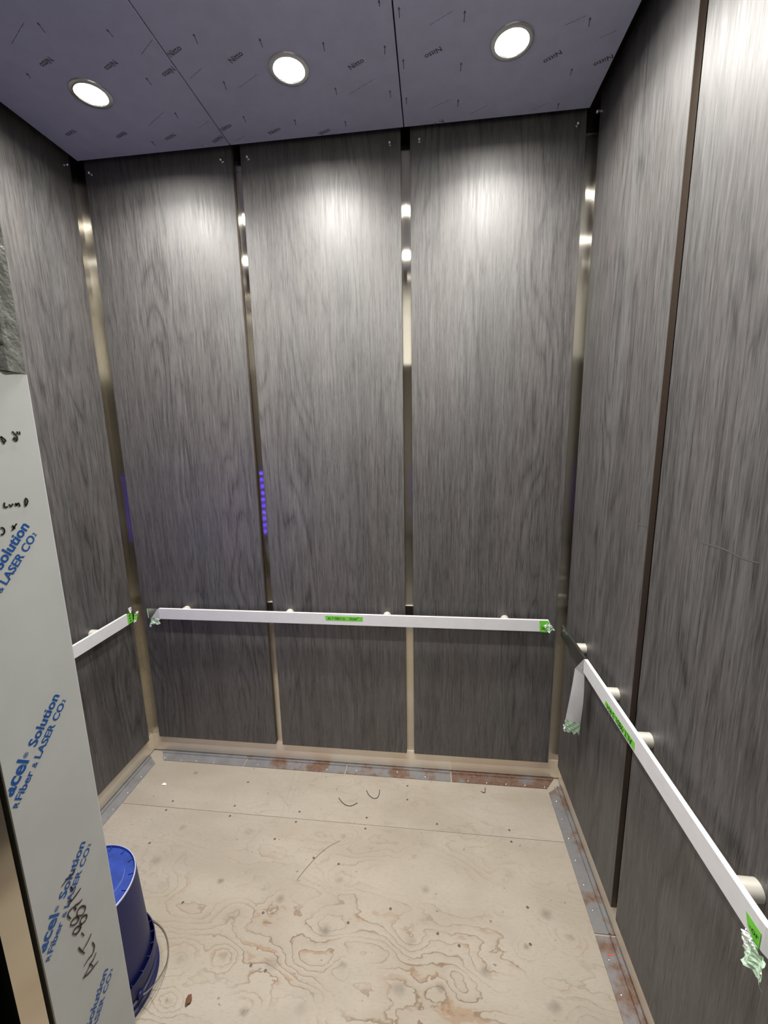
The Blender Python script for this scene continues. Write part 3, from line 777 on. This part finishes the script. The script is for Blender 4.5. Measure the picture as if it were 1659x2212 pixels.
# ------------------------------------------------------------------ bucket, upside down
t = thing('bucket', 'blue plastic bucket standing upside down behind the jamb', 'bucket', (.482, -.941, 0))
b = bmesh.new()
prof = [(.146, .0), (.156, .0), (.1585, .003), (.1585, .010), (.156, .013), (.150, .015), (.150, .030), (.1565, .032), (.1565, .039), (.151, .041), (.1505, .056),
        (.1560, .058), (.1560, .066), (.1540, .066), (.1540, .060), (.1455, .060), (.1445, .075), (.1335, .362), (.1325, .3675)]
lathe(b, prof, 0, 0, 72)
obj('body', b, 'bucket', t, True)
b = bmesh.new()
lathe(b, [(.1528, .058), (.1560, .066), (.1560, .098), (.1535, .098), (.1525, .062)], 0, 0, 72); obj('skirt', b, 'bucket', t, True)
b = bmesh.new()
for k in range(26):
    a = 2*PI*k/26; c, s = math.cos(a), math.sin(a)
    fs = bmesh.ops.create_cube(b, size=1.0)
    for v in fs['verts']:
        x, y, z = .1485+v.co.x*.0095, v.co.y*.0022, .077+v.co.z*.034
        v.co = Vector((x*c-y*s, x*s+y*c, z))
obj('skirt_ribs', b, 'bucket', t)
b = bmesh.new(); lathe(b, [(.1325, .3675), (.1315, .3708), (.1295, .3712), (.1285, .3700), (.1275, .3655), (.09, .3652), (.03, .3655), (.012, .3660), (.0, .3662)], 0, 0, 72)
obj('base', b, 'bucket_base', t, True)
b = bmesh.new(); lathe(b, [(.1329, .3665), (.1320, .3709), (.1308, .3713)], 0, 0, 72); obj('worn_rim', b, 'bucket_edge', t, True)
for cx, cy, r, a0, a1 in ((.02, .02, .075, -.6, .7), (.03, -.03, .045, -2.2, -.6), (-.02, -.055, .04, -1.5, .9)):
    b = bmesh.new(); ribbon(b, [(cx+r*math.cos(a0+(a1-a0)*i/8), cy+r*math.sin(a0+(a1-a0)*i/8), .3665) for i in range(9)], .0022, (0, 0, 1))
    obj('scuff', b, 'bucket_scuff', t)
b = bmesh.new()
for k in range(16):
    a = 2*PI*k/16+.1; c, s = math.cos(a), math.sin(a)
    fs = bmesh.ops.create_cube(b, size=1.0)
    for v in fs['verts']:
        x, y, z = .121+v.co.x*.014, v.co.y*.0022, .3665+v.co.z*.004
        v.co = Vector((x*c-y*s, x*s+y*c, z))
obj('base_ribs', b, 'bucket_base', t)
for a in (-.16, PI-.16):
    b = bmesh.new(); c, s = math.cos(a), math.sin(a)
    fs = bmesh.ops.create_uvsphere(b, u_segments=12, v_segments=8, radius=.010)
    for v in fs['verts']: v.co = Vector((v.co.x*.7, v.co.y, v.co.z)); v.co = Vector(((v.co.x+.158)*c-v.co.y*s, (v.co.x+.158)*s+v.co.y*c, v.co.z+.050))
    obj('handle_ear', b, 'bucket', t, True)
b = bmesh.new(); pts = []
for k in range(41):
    f = k/40; a = -.16+PI*f; hh = math.sin(PI*f)
    r = .166+.022*hh**.6; z = .050-.046*min(1, hh*1.6)
    pts.append((r*math.cos(a), r*math.sin(a), z))
tube(b, pts, .0019, 8); obj('bail_handle', b, 'bail', t, True)

# ------------------------------------------------------------------ bits on the floor
for pts, lab in zip(WIRES, ('thin curved black wire offcut on the plywood, flatter one toward the left', 'thin curved black wire offcut on the plywood bent like a hook, toward the right')):
    b = bmesh.new(); P = smooth_pts([(x, y, .0016) for x, y in pts], 5)
    tube(b, P, .0014, 8); tag(obj('wire_offcut', b, 'wire', None, True), lab, 'wire', 'wire offcuts on the floor', 'thing')
def flake(name, x, y, size, mat, label, cat, seed, h=.004):
    b = bmesh.new(); bmesh.ops.create_icosphere(b, subdivisions=2, radius=1.0)
    for v in b.verts:
        n = 1+.45*mnoise.noise(v.co*1.7+Vector((seed, 0, 0)))
        v.co = Vector((v.co.x*size[0]*n, v.co.y*size[1]*n, v.co.z*h*n))
    z0 = min(v.co.z for v in b.verts)
    for v in b.verts: v.co += Vector((x, y, -z0))
    tag(obj(name, b, mat), label, cat, None, 'thing')
flake('bark_chip', MISC[0][0], MISC[0][1], (.0085, .0125), 'chip', 'small brown bark chip on the plywood in front of the bucket', 'chip', 1)
flake('paper_scrap', MISC[1][0], MISC[1][1], (.011, .007), 'white_chip', 'tiny white scrap on the plywood near the left back corner', 'scrap', 2, .003)
b = bmesh.new(); x, y = MISC[2]
tube(b, [(x+.008, y+.016, .002), (x+.006, y+.004, .003), (x+.004, y-.010, .003), (x-.004, y-.014, .003), (x-.014, y-.006, .002)], .0016, 8)
tag(obj('bent_nail', b, 'chip', None, True), 'small bent rusty nail on the plywood before the back wall', 'nail', None, 'thing')

# ------------------------------------------------------------------ landing light, world, camera
ld = bpy.data.lights.new('landing_light', 'AREA'); ld.shape = 'RECTANGLE'; ld.size = 1.2; ld.size_y = .6; ld.energy = 24.0
ld.color = (1.0, .98, .93)
lo = bpy.data.objects.new('landing_light', ld); C.objects.link(lo); lo.location = (1.5, -3.0, 2.74)
w = bpy.data.worlds.new('world'); bpy.context.scene.world = w; w.use_nodes = True
w.node_tree.nodes['Background'].inputs[0].default_value = (.02, .02, .022, 1); w.node_tree.nodes['Background'].inputs[1].default_value = 1.0

cd = bpy.data.cameras.new('camera'); cam = bpy.data.objects.new('camera', cd); C.objects.link(cam)
cd.sensor_fit = 'HORIZONTAL'; cd.sensor_width = 36.0; cd.lens = CAM[0]/1659*36.0; cd.clip_start = .02
R3 = [Vector([CAM_ROT[i][k] for i in range(3)]) for k in range(3)]
mw = Matrix.Identity(4)
for i in range(3):
    mw[i][0] = R3[0][i]; mw[i][1] = R3[2][i]; mw[i][2] = -R3[1][i]; mw[i][3] = CAM[4+i]
cam.matrix_world = mw
sc = bpy.context.scene; sc.camera = cam
sc.view_settings.view_transform = 'Standard'; sc.view_settings.look = 'None'; sc.view_settings.gamma = 1.0
sc.view_settings.use_curve_mapping = False; sc.view_settings.exposure = 0.0
sc.cycles.use_denoising = True; sc.cycles.max_bounces = 10; sc.cycles.diffuse_bounces = 6; sc.cycles.glossy_bounces = 5
sc.cycles.sample_clamp_indirect = 2.5; sc.cycles.blur_glossy = 1.0; sc.cycles.caustics_reflective = False; sc.cycles.caustics_refractive = False
